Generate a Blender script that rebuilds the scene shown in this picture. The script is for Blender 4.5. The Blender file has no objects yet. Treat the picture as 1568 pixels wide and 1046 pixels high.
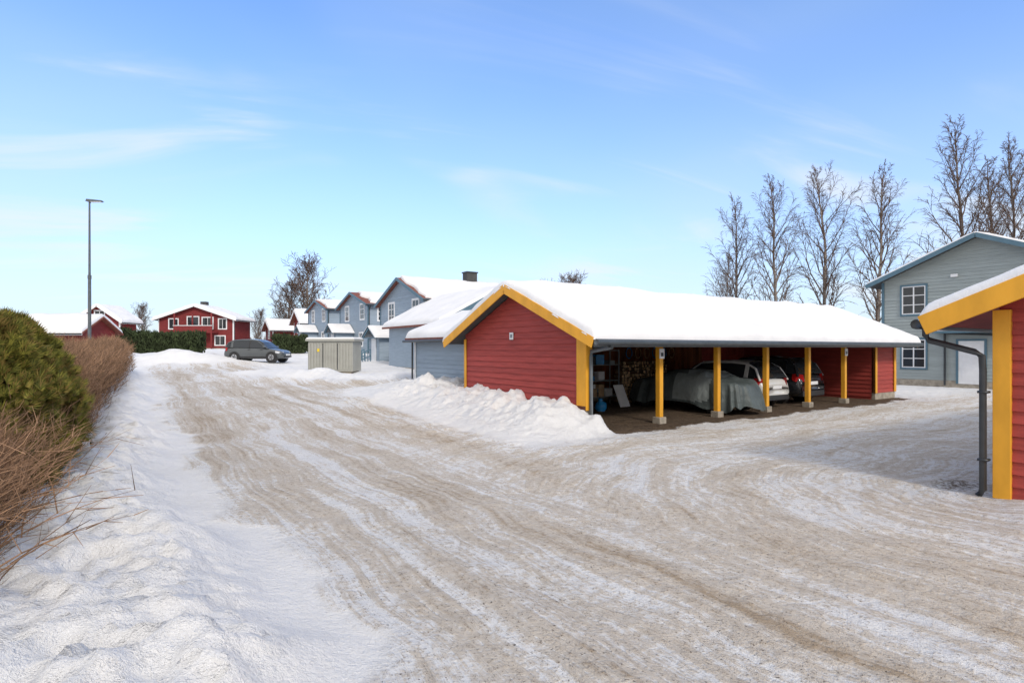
import bpy, math, random
import numpy as np
from mathutils import Vector, Matrix
random.seed(7); RNG=np.random.default_rng(11)
TH=math.radians(34.3); CS,SN=math.cos(TH),math.sin(TH); OX,OY=1.77,13.66
def st2xy(s,t): return OX+CS*s-SN*t, OY+SN*s+CS*t
def xy2st(x,y): dx=x-OX; dy=y-OY; return dx*CS+dy*SN, -dx*SN+dy*CS
scene=bpy.context.scene
# ---------------------------------------------------------------- noise
_T=np.random.default_rng(3).random((8,256,256))
def vn(x,y,k=0):
    x=np.asarray(x,float); y=np.asarray(y,float)
    xi=np.floor(x).astype(int); yi=np.floor(y).astype(int); fx=x-xi; fy=y-yi
    fx=fx*fx*(3-2*fx); fy=fy*fy*(3-2*fy); T=_T[k%8]
    a=T[xi%256,yi%256]; b=T[(xi+1)%256,yi%256]; c=T[xi%256,(yi+1)%256]; d=T[(xi+1)%256,(yi+1)%256]
    return (a*(1-fx)+b*fx)*(1-fy)+(c*(1-fx)+d*fx)*fy
def fbm(x,y,k=0,o=4):
    r=0;a=.5;n=0
    for i in range(o):
        r=r+a*vn(x*2**i+17.3*i,y*2**i+5.1*i,k+i); n+=a; a*=.5
    return r/n
def sm(a,b,x):
    t=np.clip((np.asarray(x,float)-a)/(b-a),0,1); return t*t*(3-2*t)
# ---------------------------------------------------------------- materials
M={}
def nodes(name):
    m=bpy.data.materials.new(name); m.use_nodes=True; nt=m.node_tree; b=nt.nodes['Principled BSDF']; M[name]=m
    return m,nt,b
def mth(nt,op,a,b=None,c=None,clamp=False):
    n=nt.nodes.new('ShaderNodeMath'); n.operation=op; n.use_clamp=clamp
    for i,v in enumerate((a,b,c)):
        if v is None: continue
        if isinstance(v,(int,float)): n.inputs[i].default_value=v
        else: nt.links.new(v,n.inputs[i])
    return n.outputs[0]
def mixc(nt,f,a,b):
    n=nt.nodes.new('ShaderNodeMix'); n.data_type='RGBA'
    if isinstance(f,(int,float)): n.inputs[0].default_value=f
    else: nt.links.new(f,n.inputs[0])
    for i,v in ((6,a),(7,b)):
        if isinstance(v,tuple): n.inputs[i].default_value=(*v[:3],1)
        else: nt.links.new(v,n.inputs[i])
    return n.outputs[2]
def noise(nt,vec,scale,detail=4,rough=.55,dist=0):
    n=nt.nodes.new('ShaderNodeTexNoise'); n.inputs['Scale'].default_value=scale; n.inputs['Detail'].default_value=detail
    n.inputs['Roughness'].default_value=rough; n.inputs['Distortion'].default_value=dist
    if vec is not None: nt.links.new(vec,n.inputs['Vector'])
    return n.outputs['Fac']
def mapping(nt,vec,scale=(1,1,1),rot=(0,0,0),loc=(0,0,0)):
    n=nt.nodes.new('ShaderNodeMapping'); n.inputs['Scale'].default_value=scale; n.inputs['Rotation'].default_value=rot; n.inputs['Location'].default_value=loc
    nt.links.new(vec,n.inputs['Vector']); return n.outputs[0]
def ramp(nt,f,lo,hi):
    n=nt.nodes.new('ShaderNodeMapRange'); n.inputs[1].default_value=lo; n.inputs[2].default_value=hi; n.interpolation_type='SMOOTHSTEP'
    nt.links.new(f,n.inputs[0]); return n.outputs[0]
def bump(nt,b,h,strength,dist):
    n=nt.nodes.new('ShaderNodeBump'); n.inputs['Strength'].default_value=strength; n.inputs['Distance'].default_value=dist
    nt.links.new(h,n.inputs['Height']); nt.links.new(n.outputs[0],b.inputs['Normal'])
def pmat(name,col,rough=.6,var=.15,scale=2.,stretch=(1,1,1),bmp=0,bscale=30,bdist=.01,metal=0,island=0,spec=.5,coat=0):
    m,nt,b=nodes(name)
    tc=nt.nodes.new('ShaderNodeTexCoord').outputs['Object']; v=mapping(nt,tc,stretch)
    f=noise(nt,v,scale,4); f=ramp(nt,f,.25,.75)
    d=tuple(c*(1-var) for c in col); l=tuple(min(1,c*(1+var)) for c in col)
    c=mixc(nt,f,d,l)
    if island:
        g=nt.nodes.new('ShaderNodeNewGeometry').outputs['Random Per Island']
        k=mixc(nt,g,tuple(x*(1-island) for x in (1,1,1)),tuple(1+island for x in (1,1,1)))
        mu=nt.nodes.new('ShaderNodeMix'); mu.data_type='RGBA'; mu.blend_type='MULTIPLY'; mu.inputs[0].default_value=1
        nt.links.new(c,mu.inputs[6]); nt.links.new(k,mu.inputs[7]); c=mu.outputs[2]
    nt.links.new(c,b.inputs['Base Color']); b.inputs['Roughness'].default_value=rough; b.inputs['Metallic'].default_value=metal
    b.inputs['Specular IOR Level'].default_value=spec; b.inputs['Coat Weight'].default_value=coat
    if bmp: bump(nt,b,noise(nt,v,bscale,4),bmp,bdist)
    return m
pmat('red_siding',(.37,.062,.05),.6,.16,3,(.5,.5,5),.3,25,.004,island=.09,spec=.25)
pmat('red_siding_far',(.20,.035,.035),.7,.15,2,(1,1,3),island=.06,spec=.2)
pmat('yellow_paint',(.78,.38,.035),.5,.12,3,(1,1,.4),.2,20,.003,spec=.3)
pmat('blue_siding',(.30,.37,.44),.6,.08,3,(.5,.5,5),.2,25,.004,island=.05,spec=.3)
pmat('greyblue_siding',(.34,.385,.38),.6,.08,3,(.5,.5,5),.2,25,.004,island=.07,spec=.3)
pmat('blue_trim',(.10,.18,.235),.5,.1,3,spec=.3)
pmat('white_paint',(.78,.79,.80),.5,.05,3)
pmat('dark_metal',(.035,.04,.045),.4,.2,5)
pmat('gutter_grey',(.09,.105,.115),.45,.2,5)
pmat('grey_metal',(.25,.27,.28),.45,.15,3,metal=.3)
pmat('concrete',(.36,.32,.26),.9,.25,5,bmp=.6,bscale=20,bdist=.01)
pmat('tile_red',(.20,.065,.042),.8,.25,6,bmp=.5,bscale=12,bdist=.02)
pmat('roof_dark',(.06,.06,.06),.8,.2,5)
pmat('wood_inner',(.25,.09,.04),.8,.3,2,(3,3,.3),.3,20,.006,spec=.2,island=.3)
pmat('wood_beam',(.16,.10,.06),.8,.2,3,(1,1,1),spec=.2)
pmat('firewood_bark',(.22,.15,.09),.9,.4,8,island=.4)
pmat('firewood_end',(.55,.38,.22),.8,.25,8,island=.3)
pmat('cardboard',(.45,.31,.18),.8,.15,4)
pmat('blue_plastic',(.02,.26,.60),.35,.1,4)
pmat('black_plastic',(.02,.02,.022),.45,.2,8)
pmat('kiosk_grey',(.35,.35,.315),.5,.08,2)
pmat('sign_yellow',(.75,.55,.03),.5,.05,3)
pmat('rubber',(.02,.02,.02),.8,.2,8)
pmat('rim',(.45,.46,.48),.3,.1,8,metal=.8)
pmat('light_red',(.35,.01,.01),.2,.1,8)
pmat('light_clear',(.65,.67,.7),.15,.1,8)
pmat('car_grey',(.10,.11,.115),.3,.06,2,metal=.4,coat=.6)
pmat('car_white',(.70,.70,.68),.3,.05,2,coat=.6)
pmat('car_black',(.018,.02,.024),.25,.1,2,coat=.7)
pmat('tarp',(.09,.11,.11),.5,.25,1.5,bmp=1,bscale=4,bdist=.06,spec=.35)
pmat('tarp_silver',(.26,.295,.295),.4,.2,1.5,bmp=1,bscale=4,bdist=.06,spec=.4)
pmat('birch_bark',(.26,.22,.19),.9,.5,3,(2,2,5),spec=.2)
pmat('twig_dark',(.14,.095,.072),.9,.25,4,island=.25,spec=.2)
pmat('twig_brown',(.29,.175,.105),.85,.3,2,island=.6,spec=.2)
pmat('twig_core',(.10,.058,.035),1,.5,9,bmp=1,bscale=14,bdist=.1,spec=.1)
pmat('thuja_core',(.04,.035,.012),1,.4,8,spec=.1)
pmat('hedge_green',(.04,.055,.024),.9,.4,2,island=.5,spec=.2)
# thuja foliage: yellow-green sprays with winter-brown patches
m,nt,b=nodes('thuja_leaf')
tc=nt.nodes.new('ShaderNodeTexCoord').outputs['Object']; rnd=nt.nodes.new('ShaderNodeNewGeometry').outputs['Random Per Island']
c=mixc(nt,ramp(nt,rnd,.0,1.),(.085,.095,.018),(.27,.25,.045))
pt=ramp(nt,mth(nt,'ADD',noise(nt,tc,2.6,4,.6),mth(nt,'MULTIPLY',mth(nt,'SUBTRACT',rnd,.5),.3)),.50,.62)
c=mixc(nt,mth(nt,'MULTIPLY',pt,.7),c,(.20,.115,.045)); nt.links.new(c,b.inputs['Base Color']); b.inputs['Roughness'].default_value=.75; b.inputs['Specular IOR Level'].default_value=.2
m,nt,b=nodes('glass_dark')
b.inputs['Base Color'].default_value=(.03,.035,.04,1); b.inputs['Roughness'].default_value=.06; b.inputs['Specular IOR Level'].default_value=.6
tc=nt.nodes.new('ShaderNodeTexCoord').outputs['Object']; bump(nt,b,noise(nt,tc,.8,2),.15,.05)
SNA,SNB=(.79,.795,.805),(.87,.87,.87)
m,nt,b=nodes('snow')
tc=nt.nodes.new('ShaderNodeTexCoord').outputs['Object']
f=noise(nt,tc,1.3,5); nt.links.new(mixc(nt,ramp(nt,f,.3,.7),(.77,.775,.785),(.84,.84,.845)),b.inputs['Base Color'])
b.inputs['Roughness'].default_value=.7; b.inputs['Specular IOR Level'].default_value=.2
bump(nt,b,mth(nt,'ADD',noise(nt,tc,2.2,5),mth(nt,'MULTIPLY',noise(nt,tc,40,3),.1)),.45,.07)
# ground
m,nt,b=nodes('snowy_ground')
pos=nt.nodes.new('ShaderNodeNewGeometry').outputs['Position']
def attr(n):
    a=nt.nodes.new('ShaderNodeAttribute'); a.attribute_name=n; return a.outputs['Fac']
road=attr('road'); bare=attr('bare'); sa=attr('sline'); rb=attr('rline'); yard=attr('yard'); bank=attr('bank')
sep=nt.nodes.new('ShaderNodeSeparateXYZ'); nt.links.new(pos,sep.inputs[0])
def streak(psi,k,al,detail,rg=.6):
    c=nt.nodes.new('ShaderNodeCombineXYZ')
    nt.links.new(mth(nt,'MULTIPLY',psi,k),c.inputs[0]); nt.links.new(mth(nt,'MULTIPLY',sep.outputs[0],al),c.inputs[1]); nt.links.new(mth(nt,'MULTIPLY',sep.outputs[1],al),c.inputs[2])
    return noise(nt,c.outputs[0],1,detail,rg)
wob=mth(nt,'MULTIPLY',mth(nt,'SUBTRACT',noise(nt,pos,.3,2),.5),1.1)
saw=mth(nt,'ADD',sa,wob); rbw=mth(nt,'ADD',rb,mth(nt,'MULTIPLY',wob,1.6))
A=mth(nt,'ADD',mth(nt,'MULTIPLY',streak(saw,2.2,.10,3),.5),mth(nt,'MULTIPLY',streak(saw,10,.28,5,.75),.5))
B=streak(rbw,5.5,.20,5,.75)
C=streak(mth(nt,'ADD',rb,mth(nt,'MULTIPLY',saw,.5)),8.5,.3,4,.72)
D=streak(mth(nt,'ADD',sa,mth(nt,'MULTIPLY',rb,-.35)),7,.25,4,.7)
ys=mth(nt,'ADD',mth(nt,'MULTIPLY',B,.5),mth(nt,'ADD',mth(nt,'MULTIPLY',C,.28),mth(nt,'MULTIPLY',D,.22)))
st=mth(nt,'ADD',mth(nt,'MULTIPLY',A,mth(nt,'SUBTRACT',1,yard)),mth(nt,'MULTIPLY',ys,yard))
mid=noise(nt,pos,.8,5,.6); fine=noise(nt,pos,13,5,.78); grit=noise(nt,pos,55,2,.8)
x=mth(nt,'ADD',road,mth(nt,'MULTIPLY',mth(nt,'SUBTRACT',st,.5),6.5))
x=mth(nt,'ADD',x,mth(nt,'MULTIPLY',mth(nt,'SUBTRACT',mid,.5),1.6))
x=mth(nt,'ADD',x,mth(nt,'MULTIPLY',mth(nt,'SUBTRACT',fine,.5),2.6))
gate=ramp(nt,road,.02,.3)
f1=mth(nt,'MULTIPLY',ramp(nt,x,.05,.75),gate)
f2=mth(nt,'MULTIPLY',ramp(nt,x,.75,1.9),gate)
snowc=mixc(nt,ramp(nt,mid,.3,.7),SNA,SNB)
c=mixc(nt,f1,snowc,(.65,.59,.515))
c=mixc(nt,f2,c,(.44,.35,.255))
g=mth(nt,'MULTIPLY',mth(nt,'MULTIPLY',ramp(nt,grit,.57,.63),ramp(nt,fine,.42,.60)),mth(nt,'MULTIPLY',gate,.8))
c=mixc(nt,g,c,(.17,.13,.10))
g2=mth(nt,'MULTIPLY',mth(nt,'MULTIPLY',ramp(nt,noise(nt,pos,34,2,.6),.67,.70),ramp(nt,mid,.36,.52)),.9)
c=mixc(nt,mth(nt,'MULTIPLY',g2,mth(nt,'ADD',mth(nt,'MULTIPLY',gate,.8),.14)),c,(.08,.06,.045))
bx=mth(nt,'ADD',bare,mth(nt,'MULTIPLY',mth(nt,'SUBTRACT',fine,.5),1.1)); bf=ramp(nt,bx,.4,.65)
c=mixc(nt,bf,c,mixc(nt,ramp(nt,fine,.3,.7),(.075,.052,.037),(.19,.14,.095)))
nt.links.new(c,b.inputs['Base Color'])
b.inputs['Specular IOR Level'].default_value=.15; b.inputs['Roughness'].default_value=.78
h=mth(nt,'MULTIPLY',mth(nt,'MULTIPLY',st,gate),3.0)
h=mth(nt,'ADD',h,mth(nt,'MULTIPLY',fine,1.1)); h=mth(nt,'ADD',h,mth(nt,'MULTIPLY',grit,.25)); h=mth(nt,'ADD',h,mth(nt,'MULTIPLY',noise(nt,pos,3.3,4),.9))
vor=nt.nodes.new('ShaderNodeTexVoronoi'); vor.feature='SMOOTH_F1'; vor.inputs['Scale'].default_value=4.2; nt.links.new(pos,vor.inputs['Vector'])
h=mth(nt,'ADD',h,mth(nt,'MULTIPLY',mth(nt,'MULTIPLY',vor.outputs['Distance'],bank),2.0))
bump(nt,b,h,1.0,.05)
# ---------------------------------------------------------------- mesh builder
def empty(name,loc,rot=0):
    e=bpy.data.objects.new(name,None); e.location=loc; e.rotation_euler=(0,0,rot); scene.collection.objects.link(e); return e
class MB:
    def __init__(s): s.v=[]; s.f=[]; s.m=[]; s.mats=[]
    def mi(s,m):
        if m not in s.mats: s.mats.append(m)
        return s.mats.index(m)
    def poly(s,pts,m):
        n=len(s.v); s.v+= [tuple(p) for p in pts]; s.f.append(tuple(range(n,n+len(pts)))); s.m.append(s.mi(m))
    def hexa(s,c,m):
        n=len(s.v); s.v+=[tuple(p) for p in c]; k=s.mi(m)
        for q in ((0,3,2,1),(4,5,6,7),(0,1,5,4),(1,2,6,5),(2,3,7,6),(3,0,4,7)): s.f.append(tuple(n+i for i in q)); s.m.append(k)
    def box(s,x0,x1,y0,y1,z0,z1,m): s.hexa([(x0,y0,z0),(x1,y0,z0),(x1,y1,z0),(x0,y1,z0),(x0,y0,z1),(x1,y0,z1),(x1,y1,z1),(x0,y1,z1)],m)
    def pbox(s,P,a0,a1,n0,n1,z0,z1,m): s.hexa([P(a0,n0,z0),P(a1,n0,z0),P(a1,n1,z0),P(a0,n1,z0),P(a0,n0,z1),P(a1,n0,z1),P(a1,n1,z1),P(a0,n1,z1)],m)
    def beam(s,p0,p1,w,h,m,up=(0,0,1)):
        p0=Vector(p0);p1=Vector(p1);d=(p1-p0).normalized();r=d.cross(Vector(up)).normalized();u=r.cross(d)
        a=[];
        for p in (p0,p1):
            a+=[p-r*w/2-u*h/2,p+r*w/2-u*h/2,p+r*w/2+u*h/2,p-r*w/2+u*h/2]
        s.hexa(a,m)
    def tube(s,pts,r,m,n=8,cap=True):
        pts=[Vector(p) for p in pts]; base=len(s.v); k=s.mi(m); rr=r if isinstance(r,(list,tuple)) else [r]*len(pts)
        for i,p in enumerate(pts):
            d=(pts[min(i+1,len(pts)-1)]-pts[max(i-1,0)]).normalized()
            a=d.cross(Vector((0,0,1)) if abs(d.z)<.9 else Vector((1,0,0))).normalized(); bb=d.cross(a)
            for j in range(n):
                t=2*math.pi*j/n; s.v.append(tuple(p+(a*math.cos(t)+bb*math.sin(t))*rr[i]))
        for i in range(len(pts)-1):
            for j in range(n):
                s.f.append((base+i*n+j,base+i*n+(j+1)%n,base+(i+1)*n+(j+1)%n,base+(i+1)*n+j)); s.m.append(k)
        if cap:
            s.f.append(tuple(base+j for j in range(n))); s.m.append(k)
            s.f.append(tuple(base+(len(pts)-1)*n+j for j in range(n))); s.m.append(k)
    def build(s,name,parent=None,smooth=False,bevel=0,sub=0,loc=None,rot=0):
        me=bpy.data.meshes.new(name); me.from_pydata(s.v,[],s.f)
        for x in s.mats: me.materials.append(M[x])
        me.polygons.foreach_set('material_index',s.m)
        if smooth: me.polygons.foreach_set('use_smooth',[True]*len(s.f))
        me.update(); o=bpy.data.objects.new(name,me); scene.collection.objects.link(o)
        if parent: o.parent=parent
        if loc: o.location=loc
        o.rotation_euler=(0,0,rot)
        if bevel:
            q=o.modifiers.new('b','BEVEL'); q.width=bevel; q.segments=2; q.limit_method='ANGLE'
        if sub:
            q=o.modifiers.new('s','SUBSURF'); q.levels=q.render_levels=sub
        return o
def npmesh(name,V,F,mat,parent=None,smooth=False,attrs=None):
    me=bpy.data.meshes.new(name); V=np.asarray(V,np.float32); F=np.asarray(F,np.int32); k=F.shape[1]
    me.vertices.add(len(V)); me.vertices.foreach_set('co',V.ravel())
    me.loops.add(F.size); me.loops.foreach_set('vertex_index',F.ravel())
    me.polygons.add(len(F)); me.polygons.foreach_set('loop_start',np.arange(0,F.size,k,dtype=np.int32))
    if smooth: me.polygons.foreach_set('use_smooth',np.ones(len(F),bool))
    if attrs:
        for n,a in attrs.items():
            at=me.attributes.new(n,'FLOAT','POINT'); at.data.foreach_set('value',np.asarray(a,np.float32).ravel())
    me.update(calc_edges=True); me.validate()
    for x in (mat if isinstance(mat,list) else [mat]): me.materials.append(M[x])
    o=bpy.data.objects.new(name,me); scene.collection.objects.link(o)
    if parent: o.parent=parent
    return o
def gridfaces(nx,ny):
    i=np.arange(nx-1)[:,None]; j=np.arange(ny-1)[None,:]; a=(i*ny+j).ravel()
    return np.stack([a,a+ny,a+ny+1,a+1],1)
# ---------------------------------------------------------------- terrain
MOUNDS=[(-21.4,37.5,3.6,2.0,1.0),(-24.0,36.5,2.2,1.5,.45),(-12.2,28.2,2.6,1.3,.45),(-9.3,26.8,2.4,1.1,.55),(-6.9,25.6,1.8,1.0,.4),(-5.3,27.0,1.3,1,.45),(-26,41,4,2,.6),(-13.5,45,3,1.5,.6),(-4.2,19.2,1.5,1.2,.25)]
def mound(x,y):
    r=0
    for mx,my,rx,ry,h in MOUNDS: r=r+h*np.exp(-(((x-mx)/rx)**2+((y-my)/ry)**2)*1.2)
    return r
def edgef(t): return -8.4+.6*(vn(t*.45,t*0,1)-.5)+.35*(vn(t*1.7,0*t,4)-.5)
def G(x,y):
    x=np.asarray(x,float); y=np.asarray(y,float); s,t=xy2st(x,y)
    z=.04*np.clip(y-14,0,47)*sm(4,-6,x)
    n1=fbm(x*.9,y*.9,0,4); n2=fbm(x*3.1,y*3.1,2,3); n3=fbm(x*6.5,y*6.5,5,3)
    edge=edgef(t)
    bk=sm(edge+.15,edge-.8,s)
    z=z+bk*(.20+.26*n1+.26*(n2-.5)+.20*(n3-.5)-.10*sm(.52,.68,n2))
    lim=np.where(t>6.1,.95,.03)
    hp=sm(-2.6+.9*(n1-.5)+.7*(n2-.5),-.4,s)*sm(-1.2,.5,t+.8*(n1-.5))*(1-sm(8,13.2,t))*(1-sm(lim,lim+.2,s))
    z=z+hp*(.54+.34*(n1-.5)+.28*(n2-.5)+.18*(n3-.5)+.10*sm(1.2,.4,np.abs(t-.9))*sm(1.1,.2,np.abs(s+.7)))
    low=sm(-4.5,-2.4,s)*sm(-2.3,-.5,t)*(1-sm(10,13,t))*(1-sm(lim,lim+.2,s)); z=z+low*(.06*n1+.10*(n2-.3))
    z=z+mound(x,y)*(.75+.6*(n1-.4)+.3*(n2-.5))
    gd=np.exp(-((s-.1)/.7)**2)*sm(-7.6,-8.6,t)*(s<.42); z=z+.16*gd
    outside=1-((s>.1)&(s<16.6)&(t>-.5)&(t<6)).astype(float)
    rm=sm(edge,edge+.8,s)*outside*(1-hp)
    rut=(vn(s*2.6+.8*vn(x*.3,y*.3,2),t*.08,3)-.5)*.05
    z=z+rm*rut*sm(60,30,y)+rm*.03*(n2-.5)+rm*.03*(n3-.5)
    return z
def gz(x,y): return float(G(x,y))
def axis(lo,hi,c0,c1,d,gr):
    a=list(np.arange(c0,c1,d)); w=d; p=a[-1]
    while p<hi: w*=gr; p+=w; a.append(p)
    w=d; p=c0; L=[]
    while p>lo: w*=gr; p-=w; L.append(p)
    return np.array(L[::-1]+a)
def build_ground():
    X=axis(-900,900,-9,9,.055,1.022); Y=axis(-40,1400,2.4,15,.055,1.022)
    gx,gy=np.meshgrid(X,Y,indexing='ij'); z=G(gx,gy); s,t=xy2st(gx,gy)
    n1=fbm(gx*.5,gy*.5,1,4); n2=fbm(gx*2.1,gy*2.1,3,3)
    ed=edgef(t)+.1-.45*sm(-5,-10,t)
    core=sm(ed,ed+1.0+.6*(n1-.5),s+.5*(n2-.5))*(1-sm(-3.2,-1.6,s+(n1-.5)*1.2))
    core*= 1-.35*sm(22,34,t)
    sw=s+.6*(n1-.5)
    tracks=np.exp(-((sw+7.35)/.33)**2)+np.exp(-((sw+5.55)/.38)**2)+.9*np.exp(-((sw+3.75)/.36)**2)
    line=np.exp(-((s+6.35+.5*(n1-.5))/.15)**2)*.6*sm(.38,.6,n2+.12)+np.exp(-((sw+4.65)/.35)**2)*.3
    core=core*(.74+.42*tracks)*(1-line)
    psi=np.hypot(np.maximum(.4-s,0),np.maximum(t+7.7,0))
    pw=psi+.9*(n1-.5)
    yd=sm(-4.6,-1.8,s)*sm(.2,-1.3,t)
    arcs=sum(np.exp(-((pw-p0)/.28)**2) for p0 in (1.6,3.0,4.5,5.7))
    yardv=.42-.14*sm(3,12,s)-.06*sm(-4,-9,t)+.30*arcs
    br=sm(12,13,t)*(1-sm(15,16.2,t))*sm(ed,ed+1.2,s)*(1-sm(4,7,s))*.7
    front=sm(-7.6,-8.6,t)*sm(-.9,-.2,s)*(s<.5)
    road=np.maximum(np.maximum(core*.86,yd*yardv),br)*(1-front)
    road*=(1-sm(45,80,np.hypot(gx,gy)))
    road*=1-np.clip(mound(gx,gy)*3.2,0,1)
    hp=sm(-3.3,-2.2,s+.6*(n1-.5))*sm(-1.7,-.8,t)*(1-sm(10,12.4,t)); road*=1-hp*(s<1.2)*.93
    bare=(sm(-.1,.25,s)*(1-sm(16.3,16.7,s))*sm(-1.15,-.45,t+.7*(n1-.5)+.3*(n2-.5))*(1-sm(5.8,6,t)))*.95
    bare=np.maximum(bare,.55*np.exp(-((s-.9)/1.1)**2)*np.exp(-((t+7.1)/.5)**2))
    bank=np.maximum(sm(ed+.1,ed-.6,s),sm(-2.6,-1.6,s)*sm(-1.2,-.4,t))
    V=np.stack([gx.ravel(),gy.ravel(),z.ravel()],1)
    npmesh('ground',V,gridfaces(len(X),len(Y)),'snowy_ground',smooth=True,attrs=dict(road=road,bare=bare,sline=s,rline=psi,yard=sm(-5.8,-3.0,s)*sm(3,-1,t),bank=bank))
build_ground()
# ---------------------------------------------------------------- building helpers
def siding(mb,P,a0,a1,z0,ze,m,apex=None,pitch=.16):
    ztop=apex[1] if apex else ze; am=apex[0] if apex else 0
    def lim(z):
        if apex is None or z<=ze: return a0,a1
        k=(z-ze)/(ztop-ze); return a0+(am-a0)*k,a1+(am-a1)*k
    z=z0
    while z<ztop-1e-3:
        zt=min(z+pitch,ztop); l0,r0=lim(z); l1,r1=lim(zt)
        mb.poly([P(l0,.028,z),P(r0,.028,z),P(r1,.002,zt),P(l1,.002,zt)],m)
        mb.poly([P(l0,.002,z),P(r0,.002,z),P(r0,.028,z),P(l0,.028,z)],m)
        z=zt
    pts=[P(a0,0,z0-.3),P(a1,0,z0-.3),P(a1,0,ze)]+([P(am,0,ztop)] if apex else [])+[P(a0,0,ze)]
    mb.poly(pts,m)
def window(mb,P,a,z,w,h,nx=2,nz=3,frame='white_paint',trim='white_paint',tw=.09):
    mb.pbox(P,a-tw,a,.0,.06,z-tw,z+h+tw,trim); mb.pbox(P,a+w,a+w+tw,.0,.06,z-tw,z+h+tw,trim)
    mb.pbox(P,a,a+w,.0,.07,z-tw,z,trim); mb.pbox(P,a,a+w,.0,.07,z+h,z+h+tw,trim)
    mb.pbox(P,a,a+w,.0,.03,z,z+h,'glass_dark')
    f=.055
    mb.pbox(P,a,a+f,.031,.05,z,z+h,frame); mb.pbox(P,a+w-f,a+w,.031,.05,z,z+h,frame)
    mb.pbox(P,a+f,a+w-f,.031,.048,z,z+f,frame); mb.pbox(P,a+f,a+w-f,.031,.048,z+h-f,z+h,frame)
    for i in range(1,nx):
        x=a+w*i/nx; mb.pbox(P,x-.03,x+.03,.031,.046,z+f,z+h-f,frame)
    for i in range(1,nz):
        q=z+h*i/nz; mb.pbox(P,a+f,a+w-f,.031,.043,q-.02,q+.02,frame)
def roof_slabs(mb,x0,x1,y0,ym,y1,zr,sl,th,m):
    for ya in (y0,y1):
        za=zr-abs(ya-ym)*sl
        mb.hexa([(x0,ya,za-th),(x1,ya,za-th),(x1,ym,zr-th),(x0,ym,zr-th),(x0,ya,za),(x1,ya,za),(x1,ym,zr),(x0,ym,zr)],m)
def roof_snow(name,parent,x0,x1,y0,ym,y1,zr,sl,th,seed=0,rag=0,dx=.35):
    e=np.array([0,.015,.05,.10,.17,.27])
    def ax(a,b,d):
        n=max(3,int((b-a-.54)/d)); return np.concatenate([a+e,np.linspace(a+.4,b-.4,n),(b-e)[::-1]])
    X=ax(x0,x1,dx); Y=ax(y0,y1,dx*.8); gx,gy=np.meshgrid(X,Y,indexing='ij')
    ex=np.minimum(gx-x0,x1-gx); ey=np.minimum(gy-y0,y1-gy)
    prof=lambda d: np.sqrt(np.clip(1-(1-np.clip(d/.14,0,1))**2,0,1))
    n=fbm(gx*1.1+seed*7,gy*1.1+seed*3,seed,4)
    T=th*prof(ex)*prof(ey)*(.65+.7*n)
    rd=np.sqrt((gy-ym)**2+.04)
    if rag:
        gx=gx+ (fbm(gy*1.5+seed,gy*0,3,3)-.5)*rag*sm(.8,0,ex)
        gy=gy+ (fbm(gx*1.5+seed,gx*0,4,3)-.5)*rag*.6*sm(.8,0,ey)
        rd=np.sqrt((gy-ym)**2+.04)
    z=np.where((ex<=1e-6)|(ey<=1e-6),zr-np.abs(gy-ym)*sl-.01,zr-rd*sl+.02+T)
    npmesh(name,np.stack([gx.ravel(),gy.ravel(),z.ravel()],1),gridfaces(len(X),len(Y)),'snow',parent,True)
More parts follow.
